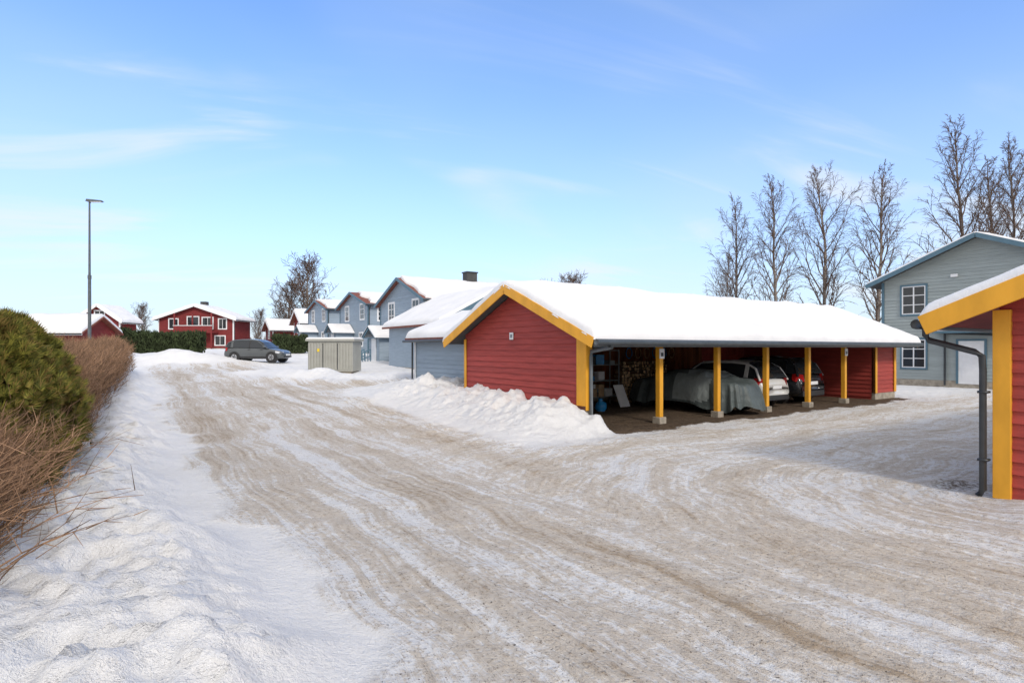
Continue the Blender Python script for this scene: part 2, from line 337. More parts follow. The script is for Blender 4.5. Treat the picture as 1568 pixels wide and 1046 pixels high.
def house(name,loc,rot,L,W,ze,zr,wall,trim,oh=.45,th=.2,wins=(),swins=(),chim=None,inset=0,roofm='tile_red',base=-.4,pitch=.19,corner=True,rag=0,seed=0,door=None,wtrim=None,foot=.35):
    E=empty(name,loc,rot); sl=(zr-ze)/(W/2); P1=lambda a,n,z:(-n,a,z); P2=lambda a,n,z:(a,-n,z)
    w=MB(); siding(w,P1,0,W,foot,ze-.12,wall,(W/2,zr-.12),pitch); siding(w,P2,0,L,foot,ze-.14,wall,None,pitch)
    w.poly([(0.01,W,base),(L,W,base),(L,W,ze-.14),(0.01,W,ze-.14)],wall); w.poly([(L,0.01,base),(L,W,base),(L,W,ze-.14),(L,W/2,zr-.14),(L,.01,ze-.14)],wall)
    w.build('walls',E)
    f=MB(); f.box(-.012,L,-.012,W+.01,base,foot-.01,'concrete'); f.build('foundation',E)
    t=MB()
    if corner:
        t.box(-.05,.10,-.05,-.03,foot,ze-.16,trim); t.box(-.05,-.03,-.03,.12,foot,ze-.16,trim); t.box(-.05,-.03,W-.12,W+.02,foot,ze-.16,trim)
    for ya in (-oh,W+oh):
        za=zr-abs(ya-W/2)*sl
        t.beam((-oh-.012,ya,za-.09),(-oh-.012,W/2,zr-.09),.03,.22,trim,(0,0,1))
    t.box(-oh,L+oh,-oh-.025,-oh-.002,zr-(W/2+oh)*sl-.2,zr-(W/2+oh)*sl-.0,trim)
    t.build('trim',E)
    g=MB(); zg=zr-(W/2+oh)*sl-.1
    g.tube([(-oh,-oh-.09,zg),(L+oh,-oh-.09,zg)],.06,'dark_metal')
    g.tube([(.05,-oh-.09,zg),(.05,-.1,zg-.45),(.05,-.1,.1)],.045,'dark_metal'); g.build('gutter',E)
    r=MB(); roof_slabs(r,-oh,L+oh,-oh,W/2,W+oh,zr,sl,.12,roofm); r.build('roof',E)
    roof_snow('roof_snow',E,-oh+inset,L+oh-.05,-oh+inset*.6,W/2,W+oh,zr,sl,th,seed,rag,.5)
    q=MB()
    for (a,z,ww,h,*k) in wins: window(q,P1,a,z,ww,h,*(k or (2,3)),trim=wtrim or 'white_paint')
    for (a,z,ww,h,*k) in swins: window(q,P2,a,z,ww,h,*(k or (2,3)),trim=wtrim or 'white_paint')
    if q.f: q.build('windows',E)
    if door:
        d=MB(); a,z,ww,h=door
        d.pbox(P1,a-.1,a,.0,.06,z,z+h+.1,wtrim or 'white_paint'); d.pbox(P1,a+ww,a+ww+.1,.0,.06,z,z+h+.1,wtrim or 'white_paint'); d.pbox(P1,a,a+ww,0,.06,z+h,z+h+.1,wtrim or 'white_paint')
        d.pbox(P1,a,a+ww,0,.035,z,z+h,'white_paint'); 
        for i in range(2): d.pbox(P1,a+.15,a+ww-.15,.036,.045,z+.2+i*h*.47,z+.1+(i+.9)*h*.47,'white_paint')
        d.pbox(P1,a+.08,a+.12,.036,.1,z+1.,z+1.05,'dark_metal'); d.build('door',E)
    if chim:
        c=MB(); cx=chim; c.box(cx,cx+.9,W/2-.35,W/2+.35,zr-.5,zr+.75,'roof_dark'); c.box(cx-.06,cx+.96,W/2-.41,W/2+.41,zr+.75,zr+.85,'dark_metal'); c.build('chimney',E)
    return E
# ---------------------------------------------------------------- CARPORT
CP=empty('carport',(OX,OY,0),TH); PX=lambda a,n,z:(-n,a,z); PY=lambda a,n,z:(a,-n,z)
SL=.42; ZR=3.75; YM=2.91; zroof=lambda y: ZR-abs(y-YM)*SL
w=MB(); siding(w,PX,.0,5.82,.62,zroof(0)-.14,'red_siding',(YM,ZR-.14),.165)
siding(w,PY,14.9,16.6,.25,zroof(0)-.2,'red_siding',None,.165)
w.build('red_walls',CP)
w=MB()
w.poly([(.12,0,.3),(.12,5.8,.3),(.12,5.8,2.4),(.12,YM,3.6),(.12,0,2.4)],'wood_inner')
for i in range(84):
    x=.12+i*.196; w.box(x,x+.188,5.7+.006*(i%2),5.74,.12,2.5,'wood_inner' if x<11.8 else 'red_siding')
w.box(.0,16.6,5.76,5.82,.0,2.5,'red_siding')
w.box(16.5,16.6,.06,5.7,.0,2.45,'wood_inner'); w.box(14.93,16.45,.03,.08,.1,2.3,'wood_inner')
siding(w,lambda a,n,z:(14.9-n,a,z),.1,5.6,.1,2.45,'red_siding',None,.165)
w.build('inner_walls',CP)
w=MB(); w.box(.0,.2,-.02,5.82,-.2,.605,'concrete'); w.box(.2,16.6,5.5,5.69,-.2,.25,'concrete'); w.box(14.9,16.6,-.03,.15,-.2,.24,'concrete')
for sx in (2.61,5.08,7.55,10.03,12.5): w.box(sx-.13,sx+.13,-.13,.13,-.2,.17,'concrete')
w.build('foundation',CP,bevel=.015)
w=MB()
for sx in (2.61,5.08,7.55,10.03,12.5): w.box(sx-.07,sx+.07,-.07,.07,.17,2.2,'yellow_paint')
w.box(-.05,-.032,-.05,.28,.60,2.28,'yellow_paint'); w.box(-.05,.14,-.075,-.052,.5,2.28,'yellow_paint'); w.box(-.05,-.032,5.70,5.84,.62,2.28,'yellow_paint')
w.box(14.84,14.98,-.07,-.035,.25,2.2,'yellow_paint'); w.box(16.46,16.62,-.07,-.035,.25,2.2,'yellow_paint'); w.box(16.6,16.63,-.07,.12,.25,2.2,'yellow_paint')
for ya in (-.72,6.54): 
    w.beam((-.43,ya,zroof(ya)-.10),(-.43,YM,ZR-.10),.035,.25,'yellow_paint')
    w.beam((17.03,ya,zroof(ya)-.10),(17.03,YM,ZR-.10),.035,.25,'yellow_paint')
w.build('yellow_posts_and_boards',CP,bevel=.006)
w=MB(); roof_slabs(w,-.41,17.0,-.72,YM,6.54,ZR,SL,.1,'roof_dark')
w.box(.15,16.5,-.06,.06,2.2,2.36,'wood_beam')
for i in range(17):
    x=.3+i; w.beam((x,-.66,zroof(-.66)-.16),(x,YM,ZR-.16),.05,.1,'wood_beam'); w.beam((x,6.4,zroof(6.4)-.16),(x,YM,ZR-.16),.05,.1,'wood_beam')
    if i%2==0: w.box(x-.025,x+.025,.06,5.7,2.38,2.5,'wood_beam')
w.build('roof',CP)
w=MB(); zg=zroof(-.72)-.06
w.box(-.4,17.0,-.745,-.721,zg-.14,zg+.05,'gutter_grey')
w.tube([(-.42,-.83,zg-.03),(17.02,-.83,zg-.03)],.075,'gutter_grey',10)
w.tube([(.06,-.83,zg-.05),(.06,-.83,zg-.15),(.06,-.14,1.92),(.06,-.13,1.8),(.06,-.13,.35),(.06,-.2,.28)],.045,'gutter_grey',10)
w.build('gutter',CP,smooth=True)
roof_snow('roof_snow',CP,-.44,17.05,-.78,YM,6.6,ZR,SL,.24,1,.09,.22)
w=MB(); w.pbox(PX,3.02,3.2,.033,.05,2.24,2.44,'white_paint'); w.pbox(PX,3.06,3.16,.0505,.054,2.29,2.39,'grey_metal')
for sx in (2.61,12.5): w.box(sx-.09,sx+.09,-.095,-.075,1.72,1.98,'white_paint'); w.box(sx-.05,sx+.05,-.099,-.096,1.78,1.88,'dark_metal')
w.build('number_plates',CP)
# ---------------------------------------------------------------- right red garage
gx0,gy0=st2xy(.39,-7.72); GR=empty('red_garage',(gx0,gy0,0),TH)
ZR2=3.93; YM2=-2.9; zr2=lambda y: ZR2-abs(y-YM2)*SL
w=MB(); siding(w,PX,-5.8,-.0,.03,zr2(0)-.14,'red_siding',(YM2,ZR2-.14),.165); w.box(.02,14,-5.82,-5.76,0,2.4,'red_siding'); w.box(13.9,14,-5.76,0,0,2.4,'red_siding'); w.build('walls',GR)
w=MB()
w.box(-.07,.10,-.13,.06,.02,2.5,'yellow_paint')
for sx in (2.6,5.1,7.6,10.1,12.6): w.box(sx-.07,sx+.07,-.14,0,.1,2.45,'yellow_paint')
for ya in (.72,-6.52):
    w.beam((-.46,ya,zr2(ya)-.10),(-.46,YM2,ZR2-.10),.04,.27,'yellow_paint')
w.build('yellow_post_and_boards',GR,bevel=.008)
w=MB(); roof_slabs(w,-.44,14.4,-6.52,YM2,.72,ZR2,SL,.10,'red_siding'); w.box(.15,14,-.13,-.01,2.45,2.52,'wood_beam')
for i in range(3): w.box(-.43,.0,-.4-i*1.2,-.33-i*1.2,zr2(-.4-i*1.2)-.22,zr2(-.4-i*1.2)-.11,'yellow_paint')
w.build('roof',GR)
roof_snow('roof_snow',GR,-.46,14.4,-6.5,YM2,.78,ZR2,SL,.16,3,.06,.2)
w=MB(); zg=zr2(.72)-.10
w.tube([(-.44,.80,zg+.02),(14.4,.80,zg+.02)],.07,'dark_metal',12)
w.tube([(-.12,.80,zg),(-.12,.80,zg-.13),(-.12,.76,zg-.2),(-.1,.24,zg-.36),(-.1,.16,zg-.42),(-.1,.15,zg-.6),(-.1,.15,.12),(-.1,.2,.03)],.042,'dark_metal',12)
for z in (.5,1.4): w.box(-.15,-.02,.09,.2,z,z+.03,'dark_metal')
w.build('gutter',GR,smooth=True)
# ---------------------------------------------------------------- blue grey house on the right
W=8.7; bx,by=20.6+SN*W,31.6-CS*W
H=house('blue_house',(bx,by,0),TH,11,W,5.75,7.62,'greyblue_siding','blue_trim',.6,.14,
  wins=[(W-2.08,3.8,1.1,1.5),(W-2.08,.95,1.1,1.5)],door=(W-4.55,.2,1.05,2.15),roofm='roof_dark',pitch=.17,seed=2,wtrim='blue_trim')
w=MB(); w.tube([(-.12,W-2.95,2.75),(-.12,W-2.95,.1)],.05,'dark_metal'); w.tube([(-.12,W-2.95,2.75),(-.12,W-5.3,2.62)],.05,'dark_metal'); w.pbox(PX,W-3.5,W-3.2,.03,.15,5.6,5.75,'white_paint'); 
w.pbox(PX,W-6.3,W-2.6,.0,.9,2.75,2.85,'blue_trim'); w.pbox(PX,W-6.3,W-2.6,.0,.9,2.86,2.98,'snow'); w.build('entry_canopy',H,bevel=.01)
# ---------------------------------------------------------------- blue row houses
winA=[(1.0,3.45,1.05,1.4),(5.3,3.45,1.05,1.4),(1.4,1.0,.9,1.2)]
def porch(P0,t0,z=0):
    w=MB()
    w.box(-2.2,-.03,t0,t0+2.2,z,z+.5,'blue_siding')
    siding(w,lambda a,n,q:(a,t0-n,q),-1.7,-.03,z+.5,z+2.3,'blue_siding',None,.19); siding(w,lambda a,n,q:(-1.7-n,a,q),t0,t0+2.0,z+.5,z+2.3,'blue_siding',None,.19)
    w.box(-1.76,-1.735,t0+.5,t0+1.4,z+.5,z+2.3,'white_paint')
    w.beam((-2.1,t0-.35,z+2.2),(-2.1,t0+1.0,z+3.0),.05,.2,'blue_trim'); w.beam((-2.1,t0+2.35,z+2.2),(-2.1,t0+1.0,z+3.0),.05,.2,'blue_trim')
    w.box(-2.1,0,t0-.3,t0+2.3,z+2.2,z+2.26,'blue_trim')
    for i in range(5): w.box(-2.5-i*.28,-2.2-i*.28,t0+.4,t0+1.5,z+.3-i*.12-.1,z+.42-i*.1,'wood_beam')
    for yy in (t0+.3,t0+1.6):
        w.beam((-2.2,yy,z+1.4),(-3.7,yy,z+.8),.05,.08,'blue_trim'); w.beam((-2.2,yy,z+.95),(-3.7,yy,z+.35),.04,.06,'blue_trim')
        for i in range(8): w.box(-2.25-i*.2,-2.2-i*.2,yy-.02,yy+.02,z+.4-i*.08,z+1.4-i*.08,'blue_trim')
    w.build('entry_porch',P0); roof_snow('porch_snow',P0,-2.2,-.02,t0-.45,t0+1.0,t0+2.45,z+3.08,.58,.16,4,0,.3)
HA=house('blue_row_house',(-5.77,38,.5),TH,8,8.1,4.95,6.6,'blue_siding','blue_trim',.4,.24,wins=winA,swins=[(.9,3.5,1,1.3),(1.0,1.0,.8,1.2)],chim=5.3,seed=1,inset=.25,rag=.5)
porch(HA,4.0)
HB=house('blue_row_house',(-12.95,51.2,1.2),TH,9,8.1,4.9,6.15,'blue_siding','blue_trim',.4,.22,wins=winA,swins=[(.9,3.3,1,1.2),(1.0,1.0,.8,1.2)],seed=2,inset=.7,rag=1.3); porch(HB,4.0)
HC=house('blue_row_house',(-20.55,63.4,1.6),TH,9,8.1,4.9,6.0,'blue_siding','blue_trim',.4,.22,wins=winA,seed=5,inset=.4,rag=.6); porch(HC,4.0)
wx,wy=st2xy(12.4,16.8)
house('blue_wing_house',(wx,wy,.5),TH+math.pi/2,7.3,7.6,3.0,5.0,'blue_siding','blue_trim',.35,.22,seed=6,pitch=.17)
sx,sy=st2xy(6.0,7.0)
SH=house('blue_shed',(sx,sy,.0),TH+math.pi/2,4.8,5.0,2.55,3.55,'blue_siding','blue_trim',.35,.22,seed=7,pitch=.165)
w=MB(); siding(w,lambda a,n,z:(a,5.0+n,z),0,4.8,.72,2.45,'blue_siding',None,.165); w.box(4.72,4.84,5.035,5.06,.6,2.5,'white_paint'); w.tube([(.1,5.1,2.3),(.1,5.1,.7)],.04,'dark_metal'); w.tube([(4.9,5.12,2.3),(4.9,5.12,.7)],.04,'dark_metal')
w.tube([(-.35,5.42,2.28),(5.15,5.42,2.28)],.055,'dark_metal'); w.build('long_side_wall',SH)
# ---------------------------------------------------------------- red houses far left
R90=math.pi/2
def red(name,Y,W,zb,ze,zr,L=9,wins=(),rot=R90,x=None,**k):
    return house(name,(x,Y,zb),rot,L,W,ze-zb,zr-zb,'red_siding_far','white_paint',.6,.3,wins=wins,foot=.2,pitch=.25,**k)
R1=red('red_balcony_house',80,10.6,1.8,6.2,8.0,x=-39.2,L=5,wins=[(1.0,2.9,1.1,1.4,2,1),(2.9,2.9,1.5,1.6,2,1),(4.9,2.6,1.6,2.0,2,1),(7.8,2.9,1.3,1.4,2,1),(1.2,.6,1.4,1.3,2,1),(5.2,.4,1.2,1.8,2,1),(7.8,.6,1.3,1.3,2,1)],seed=3,roofm='roof_dark')
w=MB(); w.box(-1.8,-.03,2.1,7.4,2.3,2.5,'red_siding_far'); w.box(-1.85,-1.78,2.1,7.4,2.5,3.25,'red_siding_far'); w.box(-1.9,-1.76,2.05,7.45,3.25,3.33,'white_paint')
for yy in (2.2,4.8,7.3): w.box(-1.84,-1.7,yy-.08,yy+.08,.0,5.0,'red_siding_far')
w.build('balcony',R1)
w=MB(); w.box(2,2.8,5.0,5.8,5.9,6.9,'roof_dark'); w.build('chimney',R1)
red('red_house',70,5,1.8,5.6,7.3,x=-48.3,L=3,wins=[(1.9,3.9,1.2,.9,2,1)],seed=4)
red('red_house',74,4.6,1.8,5.6,7.1,x=-27.2,rot=TH,wins=[(1.7,2.2,1.1,1.3),(1.7,.6,1.1,1.2)],seed=5,L=6)
red('red_house',82,5,1.8,4.9,6.2,x=-34.5,rot=TH,wins=[(2,1.6,1.1,1.2)],seed=6,L=7)
house('snow_roofed_garage',(-42.5,41.5,1.0),0,11.0,3.6,2.35,3.4,'red_siding_far','white_paint',.4,.34,seed=2)
# ---------------------------------------------------------------- transformer kiosk
kz=.75; K=empty('transformer_kiosk',(-10.9,30.4,kz),math.radians(-2))
w=MB(); w.box(0,2.4,0,1.5,0,1.62,'kiosk_grey')
for i in range(15):
    x=.05+i*.157; w.box(x,x+.07,-.045,0,.08,1.5,'kiosk_grey')
for i in range(9):
    y=.07+i*.157; w.box(-.045,0,y,y+.07,.08,1.5,'kiosk_grey')
w.box(-.12,2.52,-.12,1.62,1.62,1.74,'kiosk_grey'); w.box(.79,.83,-.055,-.046,.1,1.5,'dark_metal'); w.box(1.58,1.62,-.055,-.046,.1,1.5,'dark_metal')
w.box(.5,.62,-.065,-.05,1.05,1.22,'sign_yellow'); w.box(.1,2.3,.1,1.4,-.5,0,'concrete')
w.build('cabinet',K,bevel=.01); roof_snow('snow_cap',K,-.1,2.5,-.1,.75,1.6,1.76,.02,.06,2,0,.3)
# ---------------------------------------------------------------- street lamp
L=empty('street_lamp',(-23.8,32,.5)); w=MB()
w.tube([(0,0,0),(0,0,5.5)],[.09,.08],'gutter_grey',12); w.tube([(0,0,5.4),(0,0,5.6)],.095,'gutter_grey',12); w.tube([(0,0,5.5),(0,0,9.7)],[.062,.045],'gutter_grey',12)
w.tube([(0,0,9.65),(.15,0,9.78),(.4,0,9.8)],.035,'gutter_grey',8)
w.hexa([(-.15,-.14,9.74),(.75,-.12,9.72),(.75,.12,9.72),(-.15,.14,9.74),(-.12,-.1,9.88),(.7,-.07,9.8),(.7,.07,9.8),(-.12,.1,9.88)],'gutter_grey')
w.box(.1,.68,-.1,.1,9.70,9.73,'light_clear'); w.build('pole_and_head',L,bevel=.01)
# ---------------------------------------------------------------- cars
def car(name,loc,rot,Ln,Wd,Ht,paint,kind='hatch'):
    E=empty(name,loc,rot); w=MB(); hw=Wd/2
    X=[0,.015,.06,.16,.28,.45,.60,.70,.80,.90,.965,1.0]
    hb=[.42,.58,.63,.64,.635,.625,.615,.60,.56,.52,.46,.34]
    zb=[.24,.17,.13,.13,.12,.12,.12,.12,.12,.13,.14,.20]
    wf=[.84,.92,.97,1,1,1,1,1,.99,.96,.87,.66]
    rings=[]
    for x,h,z,f in zip(X,hb,zb,wf):
        h*=Ht; z*=Ht; ww=hw*f
        half=[(ww*.80,z),(ww*.97,z+.08),(ww*1.0,z+(h-z)*.45),(ww*.985,z+(h-z)*.78),(ww*.93,h-.02),(ww*.80,h+.01),(0,h+.035)]
        ring=[(-a,b) for a,b in half]+[(a,b) for a,b in half[::-1][1:]]
        rings.append([((x-.5)*Ln,a,b) for a,b in ring])
    k=len(rings[0])
    base=len(w.v)
    for r in rings: w.v+=r
    mi=w.mi(paint)
    for i in range(len(rings)-1):
        for j in range(k):
            w.f.append((base+i*k+j,base+i*k+(j+1)%k,base+(i+1)*k+(j+1)%k,base+(i+1)*k+j)); w.m.append(mi)
    w.f.append(tuple(base+j for j in range(k))); w.m.append(mi); w.f.append(tuple(base+(len(rings)-1)*k+j for j in range(k))); w.m.append(mi)
    w.build('body',E,smooth=True,sub=1)
    g=MB()
    GX=[.02,.07,.14,.28,.44,.56,.64,.755]; GZ=[.63,.86,.965,1.0,1.0,.965,.87,.60]
    gs=[]
    for x,z in zip(GX,GZ):
        bz=np.interp(x,X,hb)*Ht-.01; z*=Ht; f=(z-bz)/(Ht-bz); f=max(f,0.02)
        tw=hw*(.92-.17*f)
        gs.append([((x-.5)*Ln,-hw*.93,bz),((x-.5)*Ln,-tw-.0,bz+(z-bz)*.88),((x-.5)*Ln,-tw*.86,z-.005),((x-.5)*Ln,0,z+.015),((x-.5)*Ln,tw*.86,z-.005),((x-.5)*Ln,tw,bz+(z-bz)*.88),((x-.5)*Ln,hw*.93,bz)])
    base=len(g.v)
    for r in gs: g.v+=r
    for i in range(len(gs)-1):
        top=paint if (GZ[i]>.94 and GZ[i+1]>.94) else 'glass_dark'
        for j in range(6):
            m='glass_dark' if j in (0,5) else (paint if j in (1,4) and top==paint else top)
            g.f.append((base+i*7+j,base+i*7+j+1,base+(i+1)*7+j+1,base+(i+1)*7+j)); g.m.append(g.mi(m))
    g.build('greenhouse',E,smooth=False)
    t=MB()
    for sgn in (-1,1):
        def PT(i,j): 
            p=gs[i][j if sgn<0 else 6-j]; return Vector((p[0],p[1]*1.008,p[2]))
        t.beam(PT(0,0),PT(1,1),.07,.05,paint); t.beam(PT(1,1),PT(2,1),.07,.05,paint); t.beam(PT(7,0),PT(5,1),.06,.05,paint)
        t.beam(PT(4,0),PT(4,1),.07,.03,'black_plastic',(0,1,0)); t.beam(PT(2,0),PT(2,1),.14,.03,paint,(0,1,0))
        for i in range(2,5): t.beam(PT(i,1),PT(i+1,1),.05,.05,paint)
        y=sgn*hw
        t.hexa([(.20*Ln-.05,y*.93,.64*Ht),(.20*Ln+.1,y*.93,.64*Ht),(.20*Ln+.1,y*1.13,.64*Ht),(.20*Ln-.05,y*1.13,.64*Ht),(.20*Ln-.05,y*.93,.72*Ht),(.20*Ln+.06,y*.93,.72*Ht),(.20*Ln+.06,y*1.12,.72*Ht),(.20*Ln-.05,y*1.12,.72*Ht)],paint)
        t.hexa([(-.5*Ln-.015,y*.66,.47*Ht),(-.46*Ln,y*.97,.47*Ht),(-.43*Ln,y*.975,.5*Ht),(-.48*Ln,y*.7,.5*Ht),(-.495*Ln,y*.70,.62*Ht),(-.465*Ln,y*.94,.64*Ht),(-.43*Ln,y*.94,.63*Ht),(-.47*Ln,y*.7,.62*Ht)],'light_red')
        t.hexa([(.47*Ln,y*.5,.36*Ht),(.43*Ln,y*.95,.37*Ht),(.38*Ln,y*.96,.4*Ht),(.44*Ln,y*.5,.4*Ht),(.485*Ln,y*.5,.43*Ht),(.44*Ln,y*.93,.46*Ht),(.38*Ln,y*.95,.48*Ht),(.45*Ln,y*.5,.46*Ht)],'light_clear')
        t.beam((-.3*Ln,y*1.005,.2*Ht),(.3*Ln,y*1.005,.2*Ht),.02,.07,'black_plastic')
        for dx in (-.08,.13): t.box(dx*Ln,dx*Ln+.16,y*.995-.01,y*.995+.01,.53*Ht,.55*Ht,'black_plastic')
    t.box(-.5*Ln-.03,-.5*Ln+.03,-.26,.26,.40*Ht,.47*Ht,'white_paint'); t.box(-.5*Ln-.02,-.44*Ln,-hw*.8,hw*.8,.16*Ht,.27*Ht,'black_plastic')
    t.box(.47*Ln,.5*Ln+.01,-.5,.5,.2*Ht,.27*Ht,'black_plastic'); t.box(.46*Ln,.5*Ln+.02,-.26,.26,.28*Ht,.34*Ht,'white_paint')
    t.build('trim_and_lamps',E,bevel=.008)
    q=MB(); R=.32
    for xx in (-.31*Ln,.315*Ln):
        for sgn in (-1,1):
            y=sgn*hw
            q.tube([(xx,y*.7,R),(xx,y*1.003,R)],R+.06,'black_plastic',24)
            q.tube([(xx,y*.75,R),(xx,y*.98,R),(xx,y*1.02,R)],[R,R,R-.03],'rubber',24)
            q.tube([(xx,y*.99,R),(xx,y*1.024,R)],R*.62,'rim',20); 
            for a in range(5):
                an=a*2*math.pi/5; q.beam((xx,y*1.03,R),(xx+math.cos(an)*R*.6,y*1.03,R+math.sin(an)*R*.6),.02,.05,'black_plastic',(0,1,0))
    q.build('wheels',E)
    return E
car('parked_hatchback_car',(-17.1,38.4,gz(-17.1,38.4)-.02),math.radians(-4),4.05,1.72,1.52,'car_grey')
def incar(s,t): x,y=st2xy(s,t); return (x,y,0.02)
car('parked_wagon_car',incar(8.75,2.55),TH+R90,4.4,1.76,1.56,'car_white')
car('parked_suv_car',incar(11.25,2.65),TH+R90,4.4,1.82,1.68,'car_black')
def covered():
    x,y,z=incar(6.35,1.9); nphi,nr=220,44; Ln,Wd=4.6,1.9
    E=empty('covered_car',(x,y,z),TH+R90)
    phi=np.linspace(0,2*np.pi,nphi,endpoint=False); r=np.linspace(0,1,nr)
    R_,P_=np.meshgrid(r,phi,indexing='ij')
    e=.45; cx=np.sign(np.cos(P_))*np.abs(np.cos(P_))**e; cy=np.sign(np.sin(P_))*np.abs(np.sin(P_))**e
    flat=np.clip(R_/.62,0,1); down=np.clip((R_-.62)/.38,0,1)
    X=cx*Ln/2*(flat*.88+.12*np.sqrt(down)); Y=cy*Wd/2*(flat*.72+.28*np.sqrt(down))
    prof=np.interp(X/Ln,[-.5,-.44,-.33,-.2,0,.1,.25,.4,.5],[.80,.92,.98,1.2,1.27,1.24,.98,.88,.70])
    side=np.clip(np.abs(Y)/(Wd/2),0,1); prof=prof-(prof-.85)*np.clip(side-.55,0,1)*1.2*(prof>.85)
    hem=.16+.07*np.sin(P_*5)+.06*np.sin(P_*13)
    Z=prof*(1-down**1.6)+hem*down**1.6
    fold=(fbm(P_*7,R_*1.2,2,3)-.5)*.26*down+(fbm(P_*20,R_*1.5,4,2)-.5)*.10*down; X=X+np.cos(P_)*fold; Y=Y+np.sin(P_)*fold
    w1=1-np.abs(fbm(X*2+.7*Y,Y*2.6-.5*X,3,3)-.5)*6
    Z=Z+(fbm(X*2.2,Y*2.2,3,4)-.5)*.14*(1-down)+np.clip(w1,0,1)*.035*(1-down*.5)
    V=np.stack([X.ravel(),Y.ravel(),Z.ravel()],1)
    i=np.arange(nr-1)[:,None]; j=np.arange(nphi)[None,:]; a=(i*nphi+j).ravel(); b_=(i*nphi+(j+1)%nphi).ravel()
    F=np.stack([a,a+nphi,b_+nphi,b_],1)
    o=npmesh('tarp',V,F,['tarp','tarp_silver'],E,True)
    c=V[F].mean(1); mi=((c[:,0]<-.2)&(c[:,0]>-1.3)&(c[:,2]>.35)).astype(np.int32); o.data.polygons.foreach_set('material_index',mi)
    q=MB()
    for xx in (-1.4,1.35):
        for sg in (-1,1): q.tube([(xx,sg*.6,.3),(xx,sg*.84,.3)],.3,'rubber',20); q.tube([(xx,sg*.8,.3),(xx,sg*.85,.3)],.19,'rim',16)
    q.build('wheels',E)
covered()
# ---------------------------------------------------------------- carport contents
def cp_empty(n,s,t): x,y=st2xy(s,t); return empty(n,(x,y,0),TH)
E=cp_empty('storage_shelf',3.5,4.1); w=MB()
for x in (0,1.7):
    for y in (0,.45): w.box(x,x+.04,y,y+.04,0,1.95,'grey_metal')
for z in (.3,.85,1.4,1.9): w.box(0,1.74,0,.5,z,z+.03,'grey_metal')
for i in range(30):
    z=random.choice((.33,.88,1.43,1.93)); x=.05+random.random()*1.3; ww=.15+random.random()*.25; hh=.12+random.random()*.3; w.box(x,x+ww,.02+.008*i,.46,z,z+hh,random.choice(['cardboard','white_paint','blue_plastic','black_plastic','grey_metal','white_paint']))
w.build('rack_and_boxes',E,bevel=.006)
E=cp_empty('firewood_pile',5.6,4.3); w=MB()
for r in range(13):
    for c in range(19):
        x=c*.125+(r%2)*.06+random.uniform(-.02,.02); z=.08+r*.115+random.uniform(-.015,.015)
        if r>8 and random.random()<.4: continue
        rr=random.uniform(.045,.065); y=random.uniform(-.05,.05)
        w.tube([(x,y,z),(x,y+.4,z)],rr,'firewood_bark',7,False); w.tube([(x,y-.004,z),(x,y,z)],rr,'firewood_end',7)
w.build('logs',E)
E=cp_empty('plastic_bag',3.3,3.0); w=MB(); w.tube([(0,0,0),(0,0,.1),(.02,0,.25),(0,.02,.33),(0,0,.4)],[.12,.2,.17,.06,.09],'blue_plastic',10); w.build('bag',E,smooth=True)
E=cp_empty('garbage_bag',2.6,4.3); w=MB(); w.tube([(0,0,0),(0,0,.15),(.02,0,.4),(0,.02,.6),(0,0,.68)],[.2,.3,.27,.1,.05],'black_plastic',12); w.build('bag',E,smooth=True)
E=cp_empty('leaning_board',4.5,3.3); w=MB(); w.hexa([(0,0,.03),(.45,0,.03),(.45,.04,.03),(0,.04,.03),(0,.35,.75),(.45,.35,.75),(.45,.39,.75),(0,.39,.75)],'white_paint'); w.build('board',E,bevel=.01)
E=cp_empty('garden_tools',2.4,5.6); w=MB()
for i in range(6):
    x=i*.22; w.tube([(x,-.2,.1),(x+.04,0,1.6)],.014,'wood_beam',6); w.box(x-.1,x+.1,-.22,-.18,.05,.3,random.choice(['grey_metal','black_plastic','blue_plastic']))
w.build('shovels_and_rakes',E)
E=cp_empty('stored_tires',8.9,5.2); w=MB()
for k in range(2):
    for i in range(5):
        w.tube([(k*.7,0,.02+i*.22),(k*.7,0,.04+i*.22),(k*.7,0,.18+i*.22),(k*.7,0,.21+i*.22)],[.26,.32,.32,.26],'rubber',20)
w.build('tires',E)
E=cp_empty('hanging_cables',7.2,5.6); w=MB()
for i in range(6):
    x=i*.5; pts=[(x+.16*math.cos(a),-.06,1.8+.16*math.sin(a)*1.3) for a in np.linspace(0,2*math.pi,13)]; w.tube(pts,.02,random.choice(['black_plastic','blue_plastic','cardboard']),6,False)
w.build('coils',E)
# ---------------------------------------------------------------- bare trees
def segs_mesh(name,segs,mat2,n=4,loc=(0,0,0)):
    A=np.array([s[0] for s in segs]); B=np.array([s[1] for s in segs]); r0=np.array([s[2] for s in segs]); r1=np.array([s[3] for s in segs])
    D=B-A; D/=np.linalg.norm(D,axis=1)[:,None]+1e-9
    ref=np.where(np.abs(D[:,2:3])<.9,np.array([[0,0,1.]]),np.array([[1.,0,0]])); U_=np.cross(D,ref); U_/=np.linalg.norm(U_,axis=1)[:,None]; V_=np.cross(D,U_)
    vs=[];
    for e,rr in ((A,r0),(B,r1)):
        for j in range(n):
            a=2*math.pi*j/n; vs.append(e+(U_*math.cos(a)+V_*math.sin(a))*rr[:,None])
    V=np.stack(vs,1).reshape(-1,3); N=len(segs); b=np.arange(N)*2*n
    F=np.concatenate([np.stack([b+j,b+(j+1)%n,b+n+(j+1)%n,b+n+j],1) for j in range(n)])
    mi=np.tile((r0<.05).astype(np.int32),n)
    o=npmesh(name,V,F,['birch_bark',mat2],None,False); o.data.polygons.foreach_set('material_index',mi); o.location=loc; return o
